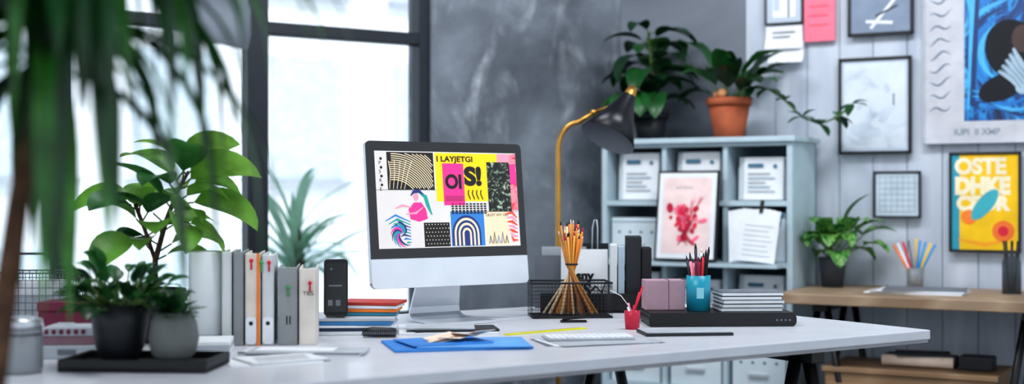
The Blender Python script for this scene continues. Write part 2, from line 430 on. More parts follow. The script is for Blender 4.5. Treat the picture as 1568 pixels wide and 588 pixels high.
for i, cx in enumerate((-.272, 0, .272)):
    for j in range(5):
        z0 = rows[j]+.012; h = .2 if (i+j) % 3 else .175
        if (i, j) == (1, 3): continue
        yf = -.146
        if j % 2 == 0:
            b.box((.225, .2, h*.8), (cx, .03, z0+h*.4), boxw, bev=.003)
            for q_ in range(3): b.box((.205-.02*q_, .003, h), (cx+.006*q_, -.085-.016*q_, z0+h/2+.002), (offw, boxw, offw)[q_], rot=(-.06, 0, 0))
            b.M = Matrix.Translation((cx+.012, -.119-.012, z0)) @ Matrix.Rotation(-.06, 4, 'X')
            for q_ in range(5): b.rect(-.065, h*.2+.018*q_, .05-.02*(q_ % 3), h*.2+.018*q_+.004, .0, (grey, lbl)[q_ % 2])
            b.rect(-.065, h*.78, .0, h*.86, 0, lbl); b.dot(.05, h*.8, .008, 0, lbl, 12)
            b.M = Matrix.Identity(4)
        else:
            b.box((.225, .26, h), (cx, -.015, z0+h/2), boxw, bev=.004)
            b.box((.08, .012, .012), (cx, yf-.006, z0+h*.35), alu)
            for q_ in range(4): b.dot(cx-.075+.05*q_, z0+h*.65, .006, yf-.001, lbl, 10)
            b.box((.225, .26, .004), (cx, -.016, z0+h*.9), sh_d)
b.text('OHOY', .075, .16, .99, -.152, lbl, 1, .002)
b.done(RW(.515, .20), A_R)
b = B('framed_floral_print')
b.M = Matrix.Rotation(radians(-8), 4, 'X')
b.box((.27, .015, .375), (0, 0, .1875), blackp, bev=.002); b.rect(-.125, .01, .125, .365, -.009, offw)
b.rect(-.105, .03, .105, .345, -.0095, mat('blush_paper', '#ecd3d0', .8))
RB = random.Random(3)
fl_m = [mat('floral_red', '#e2264a', .7), mat('floral_pink', '#f26f8c', .7), mat('floral_deep', '#c01840', .7)]
for k in range(34):
    cx = RB.gauss(.0, .035); cz = RB.uniform(.09, .24)
    b.dot(cx, cz, RB.uniform(.008, .022), -.0098-.0001*k, fl_m[k % 3], 12, RB.uniform(.006, .016), RB.uniform(0, 3))
for k in range(9): b.stroke([(0, .10), (RB.uniform(-.03, .03), .16), (RB.uniform(-.08, .08), RB.uniform(.2, .27))], .006, -.0135, fl_m[k % 3], True)
for k in range(5): b.stroke([(0, .14), (RB.uniform(-.02, .02), .1), (RB.uniform(-.06, .06), .065)], .008, -.0136, fl_m[2], True)
b.text('OUTSOHE', .016, -.05, .30, -.0137, lgrey)
b.done(RW(.51, .455, .842), A_R)
b = B('leaning_paper_sheets')
for k in range(4):
    b.M = Matrix.Translation((.01*k, -.004*k, 0)) @ Matrix.Rotation(radians(-9), 4, 'X') @ Matrix.Rotation(radians(3*k-4), 4, 'Y')
    b.box((.16, .002, .21), (0, 0, .112), offw)
for k in range(7): b.rect(-.06, .03+.02*k, .06-.01*(k % 3), .033+.02*k, -.0022, lgrey)
b.box((.014, .012, .05), (0, -.004, .23), black, bev=.002)
b.done(RW(.775, .44, .840), A_R)

# ------------------------------------------------------------------ pots and plants
def pot(b, r0, r1, h, m, rim=True):
    b.lathe([(0, 0), (r0, 0), (r1*.97, h*.82)]+([(r1*.97, h*.82), (r1*1.07, h*.82), (r1*1.07, h)] if rim else [(r1, h)])+[(r1*.93, h), (r1*.9, h*.85), (0, h*.85)], m)
    b.disc(r1*.9, (0, 0, h*.86), soil)
b = B('terracotta_potted_plant'); pot(b, .062, .09, .172, terra)
RB = random.Random(21)
for k in range(11):
    az = RB.uniform(0, 2*pi); hz = .15
    L = RB.uniform(.16, .22); el = RB.uniform(.5, 1.35)
    b.leaf((.02*cos(az), .02*sin(az), hz), az, el, L, L*.5, lf_dark if k % 3 else lf_mid, RB.uniform(.7, 1.7), 'oval', pet=RB.uniform(.06, .13), mp=stemg, wave=.1)
for az, el, L, p in ((2.9, 1.1, .27, .17), (1.0-pi, .8, .2, .1), (-.3, .7, .2, .08), (.1, 1.1, .22, .12), (3.2, .8, .22, .14), (-1.6, .9, .18, .1)):
    b.leaf((0, 0, .15), az, el, L, .11, lf_mid, 1.3, 'oval', pet=p, mp=stemg, wave=.1)
vp = [Vector((.05, -.03, .16)), Vector((.12, -.05, .21)), Vector((.19, -.05, .2)), Vector((.26, -.06, .15)), (Vector((.33, -.05, .08))), Vector((.40, -.04, .05)), Vector((.47, -.02, .08)), Vector((.52, 0, .13))]
b.tube(vp, .004, stemg, 6)
for k, p in enumerate(vp):
    for j in range(4): b.leaf(p, RB.uniform(0, 6.28), RB.uniform(-.6, .8), .07, .04, (lf_dark, lf_mid)[j % 2], .8, 'oval', 5)
b.ball((-.01, -.06, .19), .02, mat('flower_orange', '#d99a6a', .7), 10); b.ball((-.04, -.05, .185), .014, MC['flower_orange'], 10)
b.clamp(ymax=.16, xmin=-.25).done(RW(.61, .2, CH+.011), A_R)
b = B('potted_rubber_plant'); pot(b, .055, .075, .12, dark)
RB = random.Random(5)
b.tube([(0, 0, .1), (.01, 0, .25), (-.01, 0, .48)], .006, stemg)
for k in range(30):
    z = .12+.36*k/30; az = k*2.4+RB.uniform(-.3, .3)
    L = RB.uniform(.15, .22); b.leaf((0, 0, z), az, RB.uniform(.1, .9), L, L*.5, (lf_dark, lf_dark, lf_dark, lf_mid)[k % 4], RB.uniform(.8, 2.0), 'oval', pet=.04, mp=stemg)
for az, L in ((3.8, .22), (4.4, .24), (5.2, .22), (4.9, .2), (4.1, .2)):
    b.leaf((0, 0, .16), az, .35, L, .11, lf_mid, 2.1, 'oval', pet=.07, mp=stemg)
b.clamp(ymax=.16, xmin=-.22).done(RW(.25, .2, CH+.011), A_R)
DZ = .74
b = B('potted_calathea'); pot(b, .042, .056, .12, mat('pot_slate', '#3d424b', .6), False)
RB = random.Random(9)
for k in range(17):
    az = k*2.4; el = RB.uniform(.4, 1.4); L = RB.uniform(.12, .16)
    b.leaf((0, 0, .11), az, el, L, L*.72, lf_var, RB.uniform(1.0, 2.2), 'heart', pet=RB.uniform(.06, .16), mp=stemg, wave=.08)
for az in (-2.0, -1.4, -.8, -2.6): b.leaf((0, 0, .14), az, .9, .15, .1, lf_var, 2.4, 'heart', pet=.06, mp=stemg)
b.leaf((0, 0, .11), .1, 1.25, .16, .08, lf_mid, .9, 'heart', pet=.16, mp=stemg)
for v in b.bm.verts:
    if v.co.x < -.10 and v.co.y > -.18: v.co.x = -.10
b.clamp(ymax=.16).done(RW(1.05, .2, DZ), A_R)

b = B('ficus_plant'); pot(b, .055, .075, .13, dark, False)
RB = random.Random(12)
stem = [(0, 0, .11), (.0, 0, .2), (.03, -.01, .3), (.06, -.02, .37), (.09, -.03, .42)]
b.tube(stem, [.007, .007, .006, .005, .004], bark)
stem2 = [(0, 0, .2), (-.03, .01, .28), (-.05, .0, .34)]; b.tube(stem2, .005, bark)
def lerp(path, t):
    t = t*(len(path)-1); i = min(int(t), len(path)-2); return Vector(path[i]).lerp(Vector(path[i+1]), t-i)
for k in range(16):
    t = k/16; az = k*2.3+.3; L = RB.uniform(.12, .17)
    b.leaf(lerp(stem, .3+.7*t), az, RB.uniform(.1, .8)+.3*t, L, L*.62, (lf_lite, lf_mid, lf_lite)[k % 3], RB.uniform(.8, 1.8), 'oval', pet=.04, mp=stemg, roll=RB.uniform(-.5, .5))
for k in range(8):
    t = k/8; az = k*2.4; L = RB.uniform(.11, .15)
    b.leaf(lerp(stem2, t), az, RB.uniform(.1, .9), L, L*.6, (lf_lite, lf_mid)[k % 2], RB.uniform(.8, 1.8), 'oval', pet=.03, mp=stemg, roll=RB.uniform(-.4, .4))
for az, el, z, L in ((-.1, .55, .38, .19), (.15, .1, .34, .18), (pi+.1, .3, .34, .15), (-1.2, .0, .30, .16), (-.4, -.2, .30, .15), (-2.2, -.1, .26, .14), (-.2, .9, .4, .16)):
    b.leaf((.06 if abs(az) < 1.5 else -.02, -.02, z), az, el, L, L*.62, lf_lite, 1.2, 'oval', pet=.04, mp=stemg, roll=-.6)
b.done((-.885, 3.24, TZ))

b = B('plant_tray'); b.box((.31, .17, .012), (0, 0, .006), blackp, bev=.003)
for sx, sy, w, d in ((0, -.081, .31, .008), (0, .081, .31, .008), (-.151, 0, .008, .154), (.151, 0, .008, .154)): b.box((w, d, .026), (sx, sy, .013), blackp, bev=.002)
b.done((-.768, 2.74, TZ), radians(-4))
b = B('bowl_planter'); b.lathe([(0, 0), (.036, 0), (.05, .03), (.058, .08), (.06, .12), (.055, .12), (.053, .105), (0, .105)], mat('pot_charcoal', '#1f2227', .5)); b.disc(.053, (0, 0, .107), soil)
RB = random.Random(31)
for k in range(110):
    az = RB.uniform(0, 2*pi); L = RB.uniform(.035, .06)
    b.leaf((.03*cos(az), .03*sin(az), .11), az, RB.uniform(.05, 1.35), L, L*.62, (lf_dark, lf_mid, lf_mid)[k % 3], RB.uniform(.4, 1.6), 'oval', n=6, pet=RB.uniform(.02, .095), mp=stemg, roll=RB.uniform(-.5, .5))
b.done((-.828, 2.76, TZ+.0125))
b = B('round_planter'); b.lathe([(0, 0), (.028, 0), (.045, .02), (.052, .05), (.047, .085), (.038, .105), (.034, .105), (.034, .095), (0, .095)], mat('pot_grey', '#6a6d6b', .6)); b.disc(.034, (0, 0, .096), soil)
for k in range(34):
    az = k*2.4; L = .035+.01*(k % 3)
    b.leaf((.008*cos(az), .008*sin(az), .095), az, .1+1.3*k/34, L, L*.5, (lf_mid, lf_dark)[k % 2], .4, 'oval', n=5, pet=.012, mp=stemg)
b.done((-.706, 2.725, TZ+.0125))

# big foreground palm on the floor
b = B('potted_dracaena_palm')
pot(b, .13, .17, .3, dark)
RB = random.Random(44)
tr = [(0, 0, .25), (-.01, 0, .5), (.0, 0, .85), (.035, .0, 1.1), (.065, 0, 1.26), (.08, 0, 1.42)]
b.tube(tr, [.024, .02, .017, .014, .012, .01], mat('palm_trunk', '#5c4230', .85, var=.25, bump=.5, scale=40), 10)
for k in range(84):
    az = RB.uniform(0, 2*pi); t = RB.random()
    z = 1.26+.24*t
    b.leaf((.065+.02*t, 0, z), az, RB.uniform(.1, 1.2), RB.uniform(.28, .52), RB.uniform(.024, .040), (lf_palm, lf_palm_lit, lf_palm)[k % 3], RB.uniform(2.3, 3.3), 'strap', n=12, fold=.35, roll=RB.uniform(-.5, .5), curl=.7)
for az, L in ((-.2, .5), (.1, .55), (-.6, .5), (.4, .52), (-.4, .45)):
    b.leaf((.075, 0, 1.42), az, .9, L, .034, lf_palm_lit, 2.5, 'strap', n=14, fold=.35, curl=.9)
b.done((-.685, 1.72, 0))

# hanging lamp
b = B('pendant_lamp')
q = Matrix.Rotation(radians(18), 4, 'Y') @ Matrix.Rotation(radians(8), 4, 'X')
sil = mat('lamp_silver', '#9aa0a9', .35, .4)
b.lathe([(.085, 0), (.083, .03), (.07, .075), (.045, .115), (.022, .135), (.02, .17), (0, .175)], sil, M=q)
b.lathe([(.083, .001), (.08, .03), (.067, .073), (.043, .11), (0, .13)], mat('lamp_inner', '#d8dbe0', .5), M=q)
b.ball(q @ Vector((0, 0, .05)), .03, white)
tp = q @ Vector((0, 0, .17)); b.tube([tp, tp+Vector((0, 0, .1)), (tp.x, tp.y, 1.57)], .004, black)
b.done((-.61, 2.6, 1.428))

# ------------------------------------------------------------------ left table items
clear = mat('clear_plastic', '#dfe6ea', .15, glass=.75, var=0); maroon = mat('maroon', '#6e1438', .6)
b = B('clip_top_jar')
b.lathe([(0, 0), (.04, 0), (.043, .01), (.043, .085), (.038, .092), (.038, .1)], mat('jar_grey', '#8d9196', .3))
b.lathe([(.041, .094), (.042, .1), (.042, .108), (.02, .114), (0, .114)], alu)
b.tube([(-.043, 0, .07), (-.05, -.01, .085), (-.043, -.005, .103)], .002, alu); b.tube([(.043, 0, .07), (.05, -.01, .09), (.043, 0, .105)], .002, alu)
b.tube([(.0435*cos(a/12*2*pi), .0435*sin(a/12*2*pi), .08) for a in range(13)], .0018, black)
b.done((-1.0, 2.66, TZ))
def wire_box(b, w, d, h, m, nx, nz, r=.0012, rim=.003):
    for z in [h*i/nz for i in range(nz+1)]:
        rr = rim if z in (0, h) else r
        b.tube([(-w/2, -d/2, z+r), (w/2, -d/2, z+r), (w/2, d/2, z+r), (-w/2, d/2, z+r), (-w/2, -d/2, z+r)], rr, m, 5)
    for i in range(nx+1):
        x = -w/2+w*i/nx
        b.tube([(x, -d/2, h), (x, -d/2, r), (x, d/2, r), (x, d/2, h)], r, m, 4)
    ny = max(2, int(nx*d/w))
    for i in range(ny+1):
        y = -d/2+d*i/ny
        b.tube([(-w/2, y, h), (-w/2, y, r), (w/2, y, r), (w/2, y, h)], r, m, 4)
b = B('wire_storage_basket'); wire_box(b, .17, .12, .165, grey, 10, 9, .0013, .0025)
b.tube([(-.05, -.06, .165), (-.05, -.065, .2), (-.03, -.068, .215), (.03, -.068, .215), (.05, -.065, .2), (.05, -.06, .165)], .003, black)
b.box((.14, .09, .1), (0, 0, .055), lgrey, bev=.004); b.box((.12, .07, .04), (0, 0, .125), offw, bev=.004)
b.done((-1.19, 3.3, TZ+.002))
b = B('storage_box_maroon'); b.box((.135, .09, .085), (0, 0, .0425), maroon, bev=.003); b.box((.14, .095, .022), (0, 0, .096), maroon, bev=.003); b.box((.04, .002, .02), (0, -.046, .05), lgrey)
b.done((-1.06, 3.15, TZ))
b = B('stacked_pink_boxes')
pk = mat('dusty_pink', '#8d6a76', .6)
b.box((.125, .1, .03), (0, 0, .015), lgrey, bev=.003); b.box((.12, .095, .02), (0, 0, .04), pk, bev=.003); b.box((.115, .095, .02), (.003, 0, .06), lgrey, bev=.003)
for k in range(6): b.box((.008, .002, .01), (-.045+k*.016, -.0495, .06), maroon)
b.box((.04, .001, .012), (0, -.051, .015), grey)
b.done((-.985, 2.93, TZ), radians(4))
b = B('white_books')
for k, (w, m) in enumerate(((.1, offw), (.095, lgrey), (.09, offw))): b.box((w, .13, .009), (.002*k, 0, .0047+k*.0095), m, bev=.001)
b.done((-.70, 3.03, TZ), radians(8))

b = B('frosted_canister')
fr = mat('frosted_white', '#f0f4f6', .5, glass=.15, var=.02)
b.lathe([(0, 0), (.038, 0), (.041, .004), (.041, .222), (.039, .226), (.037, .224), (.037, .006), (0, .006)], fr, seg=40)
b.lathe([(.0412, .02), (.0416, .021), (.0416, .026), (.0412, .027)], lgrey, seg=40)
b.done((-.744, 3.178, TZ))
b = B('binders')
bw = mat('binder_white', '#cfd2d3', .5, var=.03); bg = mat('binder_grey', '#8f9294', .5, var=.04); bc = mat('binder_cream', '#dbd3c9', .5)
def binder(x0, x1, h, m, dep=.18, y0=0):
    w = x1-x0; cx = (x0+x1)/2
    b.box((.004, dep, h), (x0+.003, y0+dep/2, h/2), m, bev=.001); b.box((.004, dep, h), (x1-.003, y0+dep/2, h/2), m, bev=.001)
    b.box((w-.002, .005, h), (cx, y0+.0025, h/2), m, bev=.002); b.box((w-.014, dep-.02, h-.02), (cx, y0+dep/2, h/2-.004), offw)
binder(-.083, -.058, .226, bw); binder(-.056, -.03, .226, bg); binder(-.028, .010, .222, bc); binder(.012, .042, .218, bw)
binder(.05, .098, .188, bg); binder(.10, .145, .185, bc)
b.box((.007, .003, .222), (.004, -.002, .111), orange)
for x, z, m in ((-.012, .205, MC['red_ink']), (.012, .2, mat('green_pin', '#2e9b58', .5)), (.03, .2, redm), (.075, .14, MC['green_pin']), (.127, .15, redm)):
    b.ball((x, -.006, z), .005, m, 10); b.cyl((x, -.006, z), (x, -.006, z-.022), .0022, m, seg=8)
for x0 in (-.024, .016):
    b.M = Matrix.Translation((x0+.011, -.004, .004)); b.prism(rrect(.025, .065, .008), -.001, .003, white); b.dot(0, .05, .005, -.0015, dark); b.M = Matrix.Identity(4)
b.text('II', .03, .068, .05, -.001, ink); b.text('TIES', .014, .11, .12, -.001, ink)
b.done((-.614, 3.14, TZ), radians(7))

b = B('book_stack')
cols = [offw, mat('book_navy', '#23344f', .6), offw, mat('book_blue', '#3b7fb4', .6), lgrey]
z = 0
for k, m in enumerate(cols):
    h = (.010, .008, .007, .010, .009)[k]; b.box((.22-.008*(k % 2), .19, h-.001), (.003*(k % 3), 0, z+h/2), m, rot=(0, 0, .03*(k % 3)), bev=.001); z += h
for k, m in enumerate((mat('book_teal', '#2f86a0', .6), orange, offw, mat('book_red', '#b93b32', .6))):
    h = .009; b.box((.16, .12, h-.001), (.035+.004*k, .03, z+h/2), m, rot=(0, 0, -.05*k), bev=.001); z += h
b.done((-.42, 3.47, TZ))
b = B('smartphone')
b.M = Matrix.Rotation(radians(-4), 4, 'X')
b.box((.05, .03, .006), (0, 0, .004), blackp, bev=.002)
b.prism(rrect(.062, .147, .009, 0, .004), -.004, .004, blackp); b.rect(-.027, .014, .027, .14, -.0045, mat('phone_glass', '#0a0c10', .2))
b.dot(-.012, .125, .003, -.005, grey); b.rect(-.02, .03, -.008, .045, -.005, grey); b.rect(.0, .03, .012, .045, -.005, grey); b.rect(-.018, .08, .016, .084, -.005, grey)
b.done((-.458, 3.395, TZ+.0445), radians(5))
b = B('bristle_brush')
b.tube([(-.045, 0, .012), (-.02, 0, .014), (.04, 0, .012)], [.010, .013, .011], dark, 14)
for k in range(18): b.tube([(-.04+.0045*k, 0, .010), (-.044+.0048*k, -.014, .014), (-.046+.005*k, -.018, .008)], .0011, grey, 5)
b.done((-.335, 3.325, TZ))
b = B('magazine'); b.box((.28, .12, .005), (0, 0, .0025), offw, bev=.001); b.box((.27, .11, .002), (.01, -.008, .0062), lgrey, rot=(0, 0, .08)); b.box((.18, .07, .001), (-.02, 0, .008), offw, rot=(0, 0, .05))
b.box((.28, .006, .003), (0, -.058, .0055), grey)
b.done((-.475, 3.0, TZ), radians(-6))
b = B('loose_papers'); b.box((.2, .14, .002), (0, 0, .001), offw); b.box((.18, .13, .002), (.02, .01, .003), lgrey, rot=(0, 0, .2)); b.box((.17, .12, .0015), (.02, .01, .005), offw, rot=(0, 0, .2))
for k in range(5): b.box((.12, .003, .0004), (.02, -.03+.018*k, .006), grey, rot=(0, 0, .2))
b.done((-.52, 2.84, TZ), radians(20))
b = B('blue_folder')
b.box((.33, .22, .006), (0, 0, .003), bluef, bev=.002); b.box((.27, .2, .003), (.035, -.01, .008), mat('blue_light', '#63a6e2', .5), rot=(0, 0, -.12), bev=.001)
b.box((.2, .16, .002), (-.03, .01, .0108), bluef, rot=(0, 0, .15))
for k in range(5): b.box((.085, .06, .0015), (-.02+.025*k-.03, .01+.01*(k % 2), .0155+.003*k), cream, rot=(.12*(k % 2), .12*(k-2), .5*k), bev=.0005)
b.done((-.135, 3.14, TZ), radians(14))
b = B('notebooks'); b.box((.26, .13, .006), (0, 0, .003), offw, bev=.001); b.box((.22, .12, .006), (.02, 0, .0095), dark, rot=(0, 0, .05), bev=.001); b.box((.18, .11, .004), (-.02, 0, .0148), lgrey, rot=(0, 0, -.04)); b.done((-.17, 3.45, TZ), radians(6))
b = B('yellow_ruler'); b.box((.27, .022, .003), (0, 0, .0015), mat('ruler_yellow', '#e0d820', .4), bev=.0005)
for k in range(25): b.box((.0008, .007, .0004), (-.12+k*.01, .007, .0033), ink)
b.done((.09, 3.46, TZ), radians(38))
b = B('drawing_sheets')
for k in range(3): b.box((.27, .16, .001), (.012*k, -.006*k, .0006+.0011*k), (grey, offw, lgrey)[k], rot=(0, 0, .06*k))
b.done((.195, 3.23, TZ), radians(14))
b = B('keyboard'); b.box((.22, .09, .006), (0, 0, .003), mat('kb_base', '#a9adb3', .4), bev=.002)
for i in range(14):
    for j in range(5): b.box((.0125, .0135, .003), (-.0985+i*.01515, -.033+j*.0165, .0072), white, bev=.0008)
b.done((.19, 3.26, TZ+.0035), radians(10))
b = B('tablet_notebook'); b.box((.23, .12, .008), (0, 0, .004), dark, bev=.002); b.box((.224, .114, .003), (0, 0, .0093), lgrey, bev=.001); b.done((.45, 3.41, TZ), radians(7))
b = B('stapler'); b.box((.075, .022, .006), (0, 0, .003), black, bev=.002); b.box((.07, .018, .01), (.002, 0, .014), black, rot=(0, -.08, 0), bev=.003); b.done((.175, 3.72, TZ), radians(5))

b = B('wire_mesh_basket'); wire_box(b, .235, .13, .1, dark, 22, 9, .0006, .0032)
b.done((.172, 3.90, TZ+.003), radians(6))
b = B('pencil_bundle')
RB = random.Random(2)
for k in range(32):
    a = k*2.4; r = math.sqrt((k+.5)/32)
    tx, ty = .038*r*cos(a), .03*r*sin(a); bx, by = .088*r*cos(a+2.6), .05*r*sin(a+2.6)
    h = .262+RB.uniform(-.04, .012); zt = h; m = (pencilw, mat('pencil_amber', '#d9822b', .5), mat('pencil_brown', '#9a5a2c', .5), mat('pencil_yellow', '#e5aa48', .5), mat('pencil_cream', '#e8d2ac', .5))[k % 5]
    p0 = Vector((bx, by, .006)); p1 = Vector((tx*.4, ty*.4, .15)); p2 = Vector((tx, ty, zt))
    b.tube([p0, p1, p2], .0032, m, 6); b.tube([p2, p2+(p2-p1).normalized()*.012], [.0032, .0008], (cream, ink, redm)[k % 3], 6)
b.tube([(.017*cos(t/10*2*pi), .017*sin(t/10*2*pi), .152) for t in range(11)], .003, black, 6)
b.done((.178, 3.90, TZ+.004))

b = B('desk_file_organizer')
b.box((.34, .15, .01), (0, 0, .005), black, bev=.002)
b.box((.34, .006, .06), (0, -.072, .03), black); b.box((.34, .006, .09), (0, .072, .045), black)
b.box((.11, .005, .165), (-.185+.05, -.02, .092), grey, rot=(-.06, 0, .0)); b.box((.14, .004, .19), (-.10, .03, .105), lgrey)
b.box((.145, .004, .185), (-.035, -.035, .102), offw, rot=(-.05, 0, .02))
b.text('LYS', .06, -.09, .05, -.048, ink, .8, .003); b.text('sny', .04, -.06, .10, -.048, ink, 1, .002)
b.stroke([(-.03, .05), (.0, .08), (.02, .06), (.028, .09)], .01, -.0485, ink, True)
b.box((.022, .12, .2), (.055, 0, .11), bw, bev=.003); b.box((.02, .12, .195), (.079, .0, .108), mat('binder_pale_blue', '#a5b7c4', .5), bev=.003)
b.box((.05, .12, .225), (.117, .01, .122), dark, bev=.003); b.box((.03, .11, .19), (.157, -.005, .105), blackp, bev=.003)
b.box((.08, .004, .2), (.0, .055, .11), dark)
b.tube([(-.012, .0, .15), (-.010, 0, .26), (-.004, 0, .285), (.003, 0, .285), (.006, 0, .26), (.006, 0, .15)], .0022, lgrey)
b.done((.262, 4.09, TZ), radians(-4))

b = B('media_tray'); b.prism(rrect(.41, .036, .014), -.1, .1, blackp)
for k in range(4): b.dot(.15+.012*k, .018, .003, -.1005, grey, 10)
b.box((.4, .19, .002), (0, 0, .0365), blackp)
b.done((.575, 3.69, TZ), radians(3))
TT = TZ+.038
b = B('pink_box'); b.box((.112, .075, .084), (0, 0, .042), mat('box_mauve', '#b0919d', .6), bev=.002); b.box((.002, .077, .085), (.01, 0, .0428), mat('box_mauve_dark', '#7c606c', .6)); b.done((.43, 3.72, TT), radians(3))
b = B('pencil_cup'); teal = mat('teal_plastic', '#1b93ab', .35)
b.lathe([(0, 0), (.033, 0), (.034, .098), (.031, .098), (.03, .006), (0, .006)], teal); b.box((.02, .002, .03), (0, -.0345, .05), mat('teal_light', '#8fd3de', .5))
RB = random.Random(8)
for k in range(18):
    a = k*2.4; r = .024*math.sqrt((k+1)/18); m = (ink, dark, redm, offw, pinkm, ink, mat('pen_navy', '#26365c', .5), maroon)[k % 8]
    h = RB.uniform(.13, .175); p0 = Vector((r*.4*cos(a), r*.4*sin(a), .01)); p1 = Vector((r*1.35*cos(a), r*1.1*sin(a), h))
    b.tube([p0, p1], .0036, m, 7); b.tube([p1, p1+(p1-p0).normalized()*.012], [.003, .001], (dark, m)[k % 2], 7)
b.done((.526, 3.685, TT))
b = B('stacked_notebooks')
z = 0
for k in range(5):
    b.box((.172-.004*(k % 2), .125, .0085), (.002*(k % 3), 0, z+.0047), offw, rot=(0, 0, .02*(k % 3-1)), bev=.001); b.box((.174-.004*(k % 2), .127, .0018), (.002*(k % 3), 0, z+.0098), (grey, dark)[k % 2], rot=(0, 0, .02*(k % 3-1))); z += .0108
b.done((.665, 3.70, TT), radians(4))
b = B('red_pen_cup'); redc = mat('red_plastic_clear', '#e8506a', .25, glass=.5)
b.lathe([(0, 0), (.019, 0), (.022, .05), (.02, .05), (.017, .004), (0, .004)], redc)
for dx, dy, h, m in ((.028, 0, .115, redm), (.02, .006, .1, redm), (-.01, .008, .07, pinkm), (.005, -.004, .065, redm), (-.012, -.002, .06, offw)):
    b.tube([(-dx*.3, 0, .008), (dx, dy, h)], .003, m, 7)
b.tube([(0, 0, .05), (-.03, 0, .09), (-.06, .01, .105)], .0012, offw, 5)
b.done((.325, 3.53, TZ))

# ------------------------------------------------------------------ wall art on right wall
def picframe(name, s0, s1, z0, z1, fm, paper, draw=None, fw=.012, off=.012):
    w, h = s1-s0, z1-z0; b = B(name)
    b.box((w, .012, h), (0, .003, h/2), paper)
    if fw:
        for sx in (-w/2+fw/2, w/2-fw/2): b.box((fw, .022, h), (sx, 0, h/2), fm, bev=.001)
        for sz in (fw/2, h-fw/2): b.box((w, .022, fw), (0, 0, sz), fm, bev=.001)
    if draw: draw(b, w, h)
    b.done(RW((s0+s1)/2, off, z0), A_R); return b
pap = mat('print_grey', '#bac5d3', .6, var=.02); YP = -.0036
def dA(b, w, h):
    b.rect(-w*.42, h*.06, w*.42, h*.94, YP, mramp('print_marble', [(.3, '#a9b5c4'), (.45, '#ccd5df'), (.7, '#d8dfe6')], 'noise', 9, .8, .6))
    for k, (x, z, r) in enumerate(((-.05, .1, .05), (.04, .16, .035), (.05, .27, .02), (.0, .09, .035), (-.06, .2, .02))): b.dot(x, z, r, YP-.0003-.0001*k, mat('print_patch', '#c0cad6', .6), 14, r*.6, k)
    b.rect(w*.25, h*.5, w*.27, h*.62, YP-.001, grey)
picframe('framed_print', 1.026, 1.325, 1.284, 1.685, blackp, pap, dA)
def dB(b, w, h):
    b.stroke([(-.06, .06), (.05, .05)], .012, YP, offw); b.stroke([(-.04, .03), (.06, .15)], .012, YP-.0002, offw); b.stroke([(-.02, .08), (.07, .12)], .008, YP-.0004, dark)
picframe('framed_print', 1.065, 1.333, 1.775, 2.15, blackp, mat('print_blue_grey', '#7d8b9f', .5), dB)
def dC(b, w, h):
    b.rect(-.05, .03, .05, h-.03, YP, offw); b.rect(-.045, .06, -.02, .12, YP-.0003, pap); b.stroke([(.02, .03), (.02, .2)], .006, YP-.0006, dark)
picframe('small_framed_print', .706, .875, 1.846, 2.06, dark, pap, dC, .008)
def dP(b, w, h):
    for k in range(3): b.stroke([(-w*.35, h*.35+k*.04), (w*.3, h*.35+k*.04)], .004, -.0035, MC['red_ink'])
picframe('pink_note', .878, 1.01, 1.765, 1.96, None, mat('note_pink', '#ee7a90', .7), dP, 0)
b = B('curled_paper')
for k, (w, z0, h) in enumerate(((.16, .06, .1), (.15, .0, .09))):
    vs = []; n = 8
    for i in range(n+1):
        t = i/n; y = -.012-.002*k-.03*(1-t)**3
        vs += [(-w/2+.01*k, y, z0+h*t), (w/2+.01*k, y+.01*(1-t), z0+h*t)]
    b.add(vs, [(2*i, 2*i+1, 2*i+3, 2*i+2) for i in range(n)], offw, True)
b.rect(-.05, .11, .03, .115, -.02, grey); b.rect(-.05, .13, .05, .135, -.018, grey)
b.done(RW(.79, .0, 1.68), A_R)
def dG(b, w, h):
    for k in range(1, 8): b.stroke([(-w/2+w*k/8, .02), (-w/2+w*k/8, h-.02)], .0012, YP, grey); b.stroke([(-w/2+.02, h*k/8), (w/2-.02, h*k/8)], .0012, YP-.0002, grey)
picframe('framed_grid_print', 1.172, 1.362, 1.02, 1.212, dark, mat('print_ice', '#bccad5', .6), dG, .008)
drape = mramp('blue_drapery', [(.30, '#071428'), (.42, '#0d4a8c'), (.50, '#1f8fd2'), (.56, '#0c3a72'), (.64, '#4fb4e6'), (.75, '#0a2446')], 'noise', 3.0, 2.6, .5, detail=3, stretch=(1.6, 1, 1))
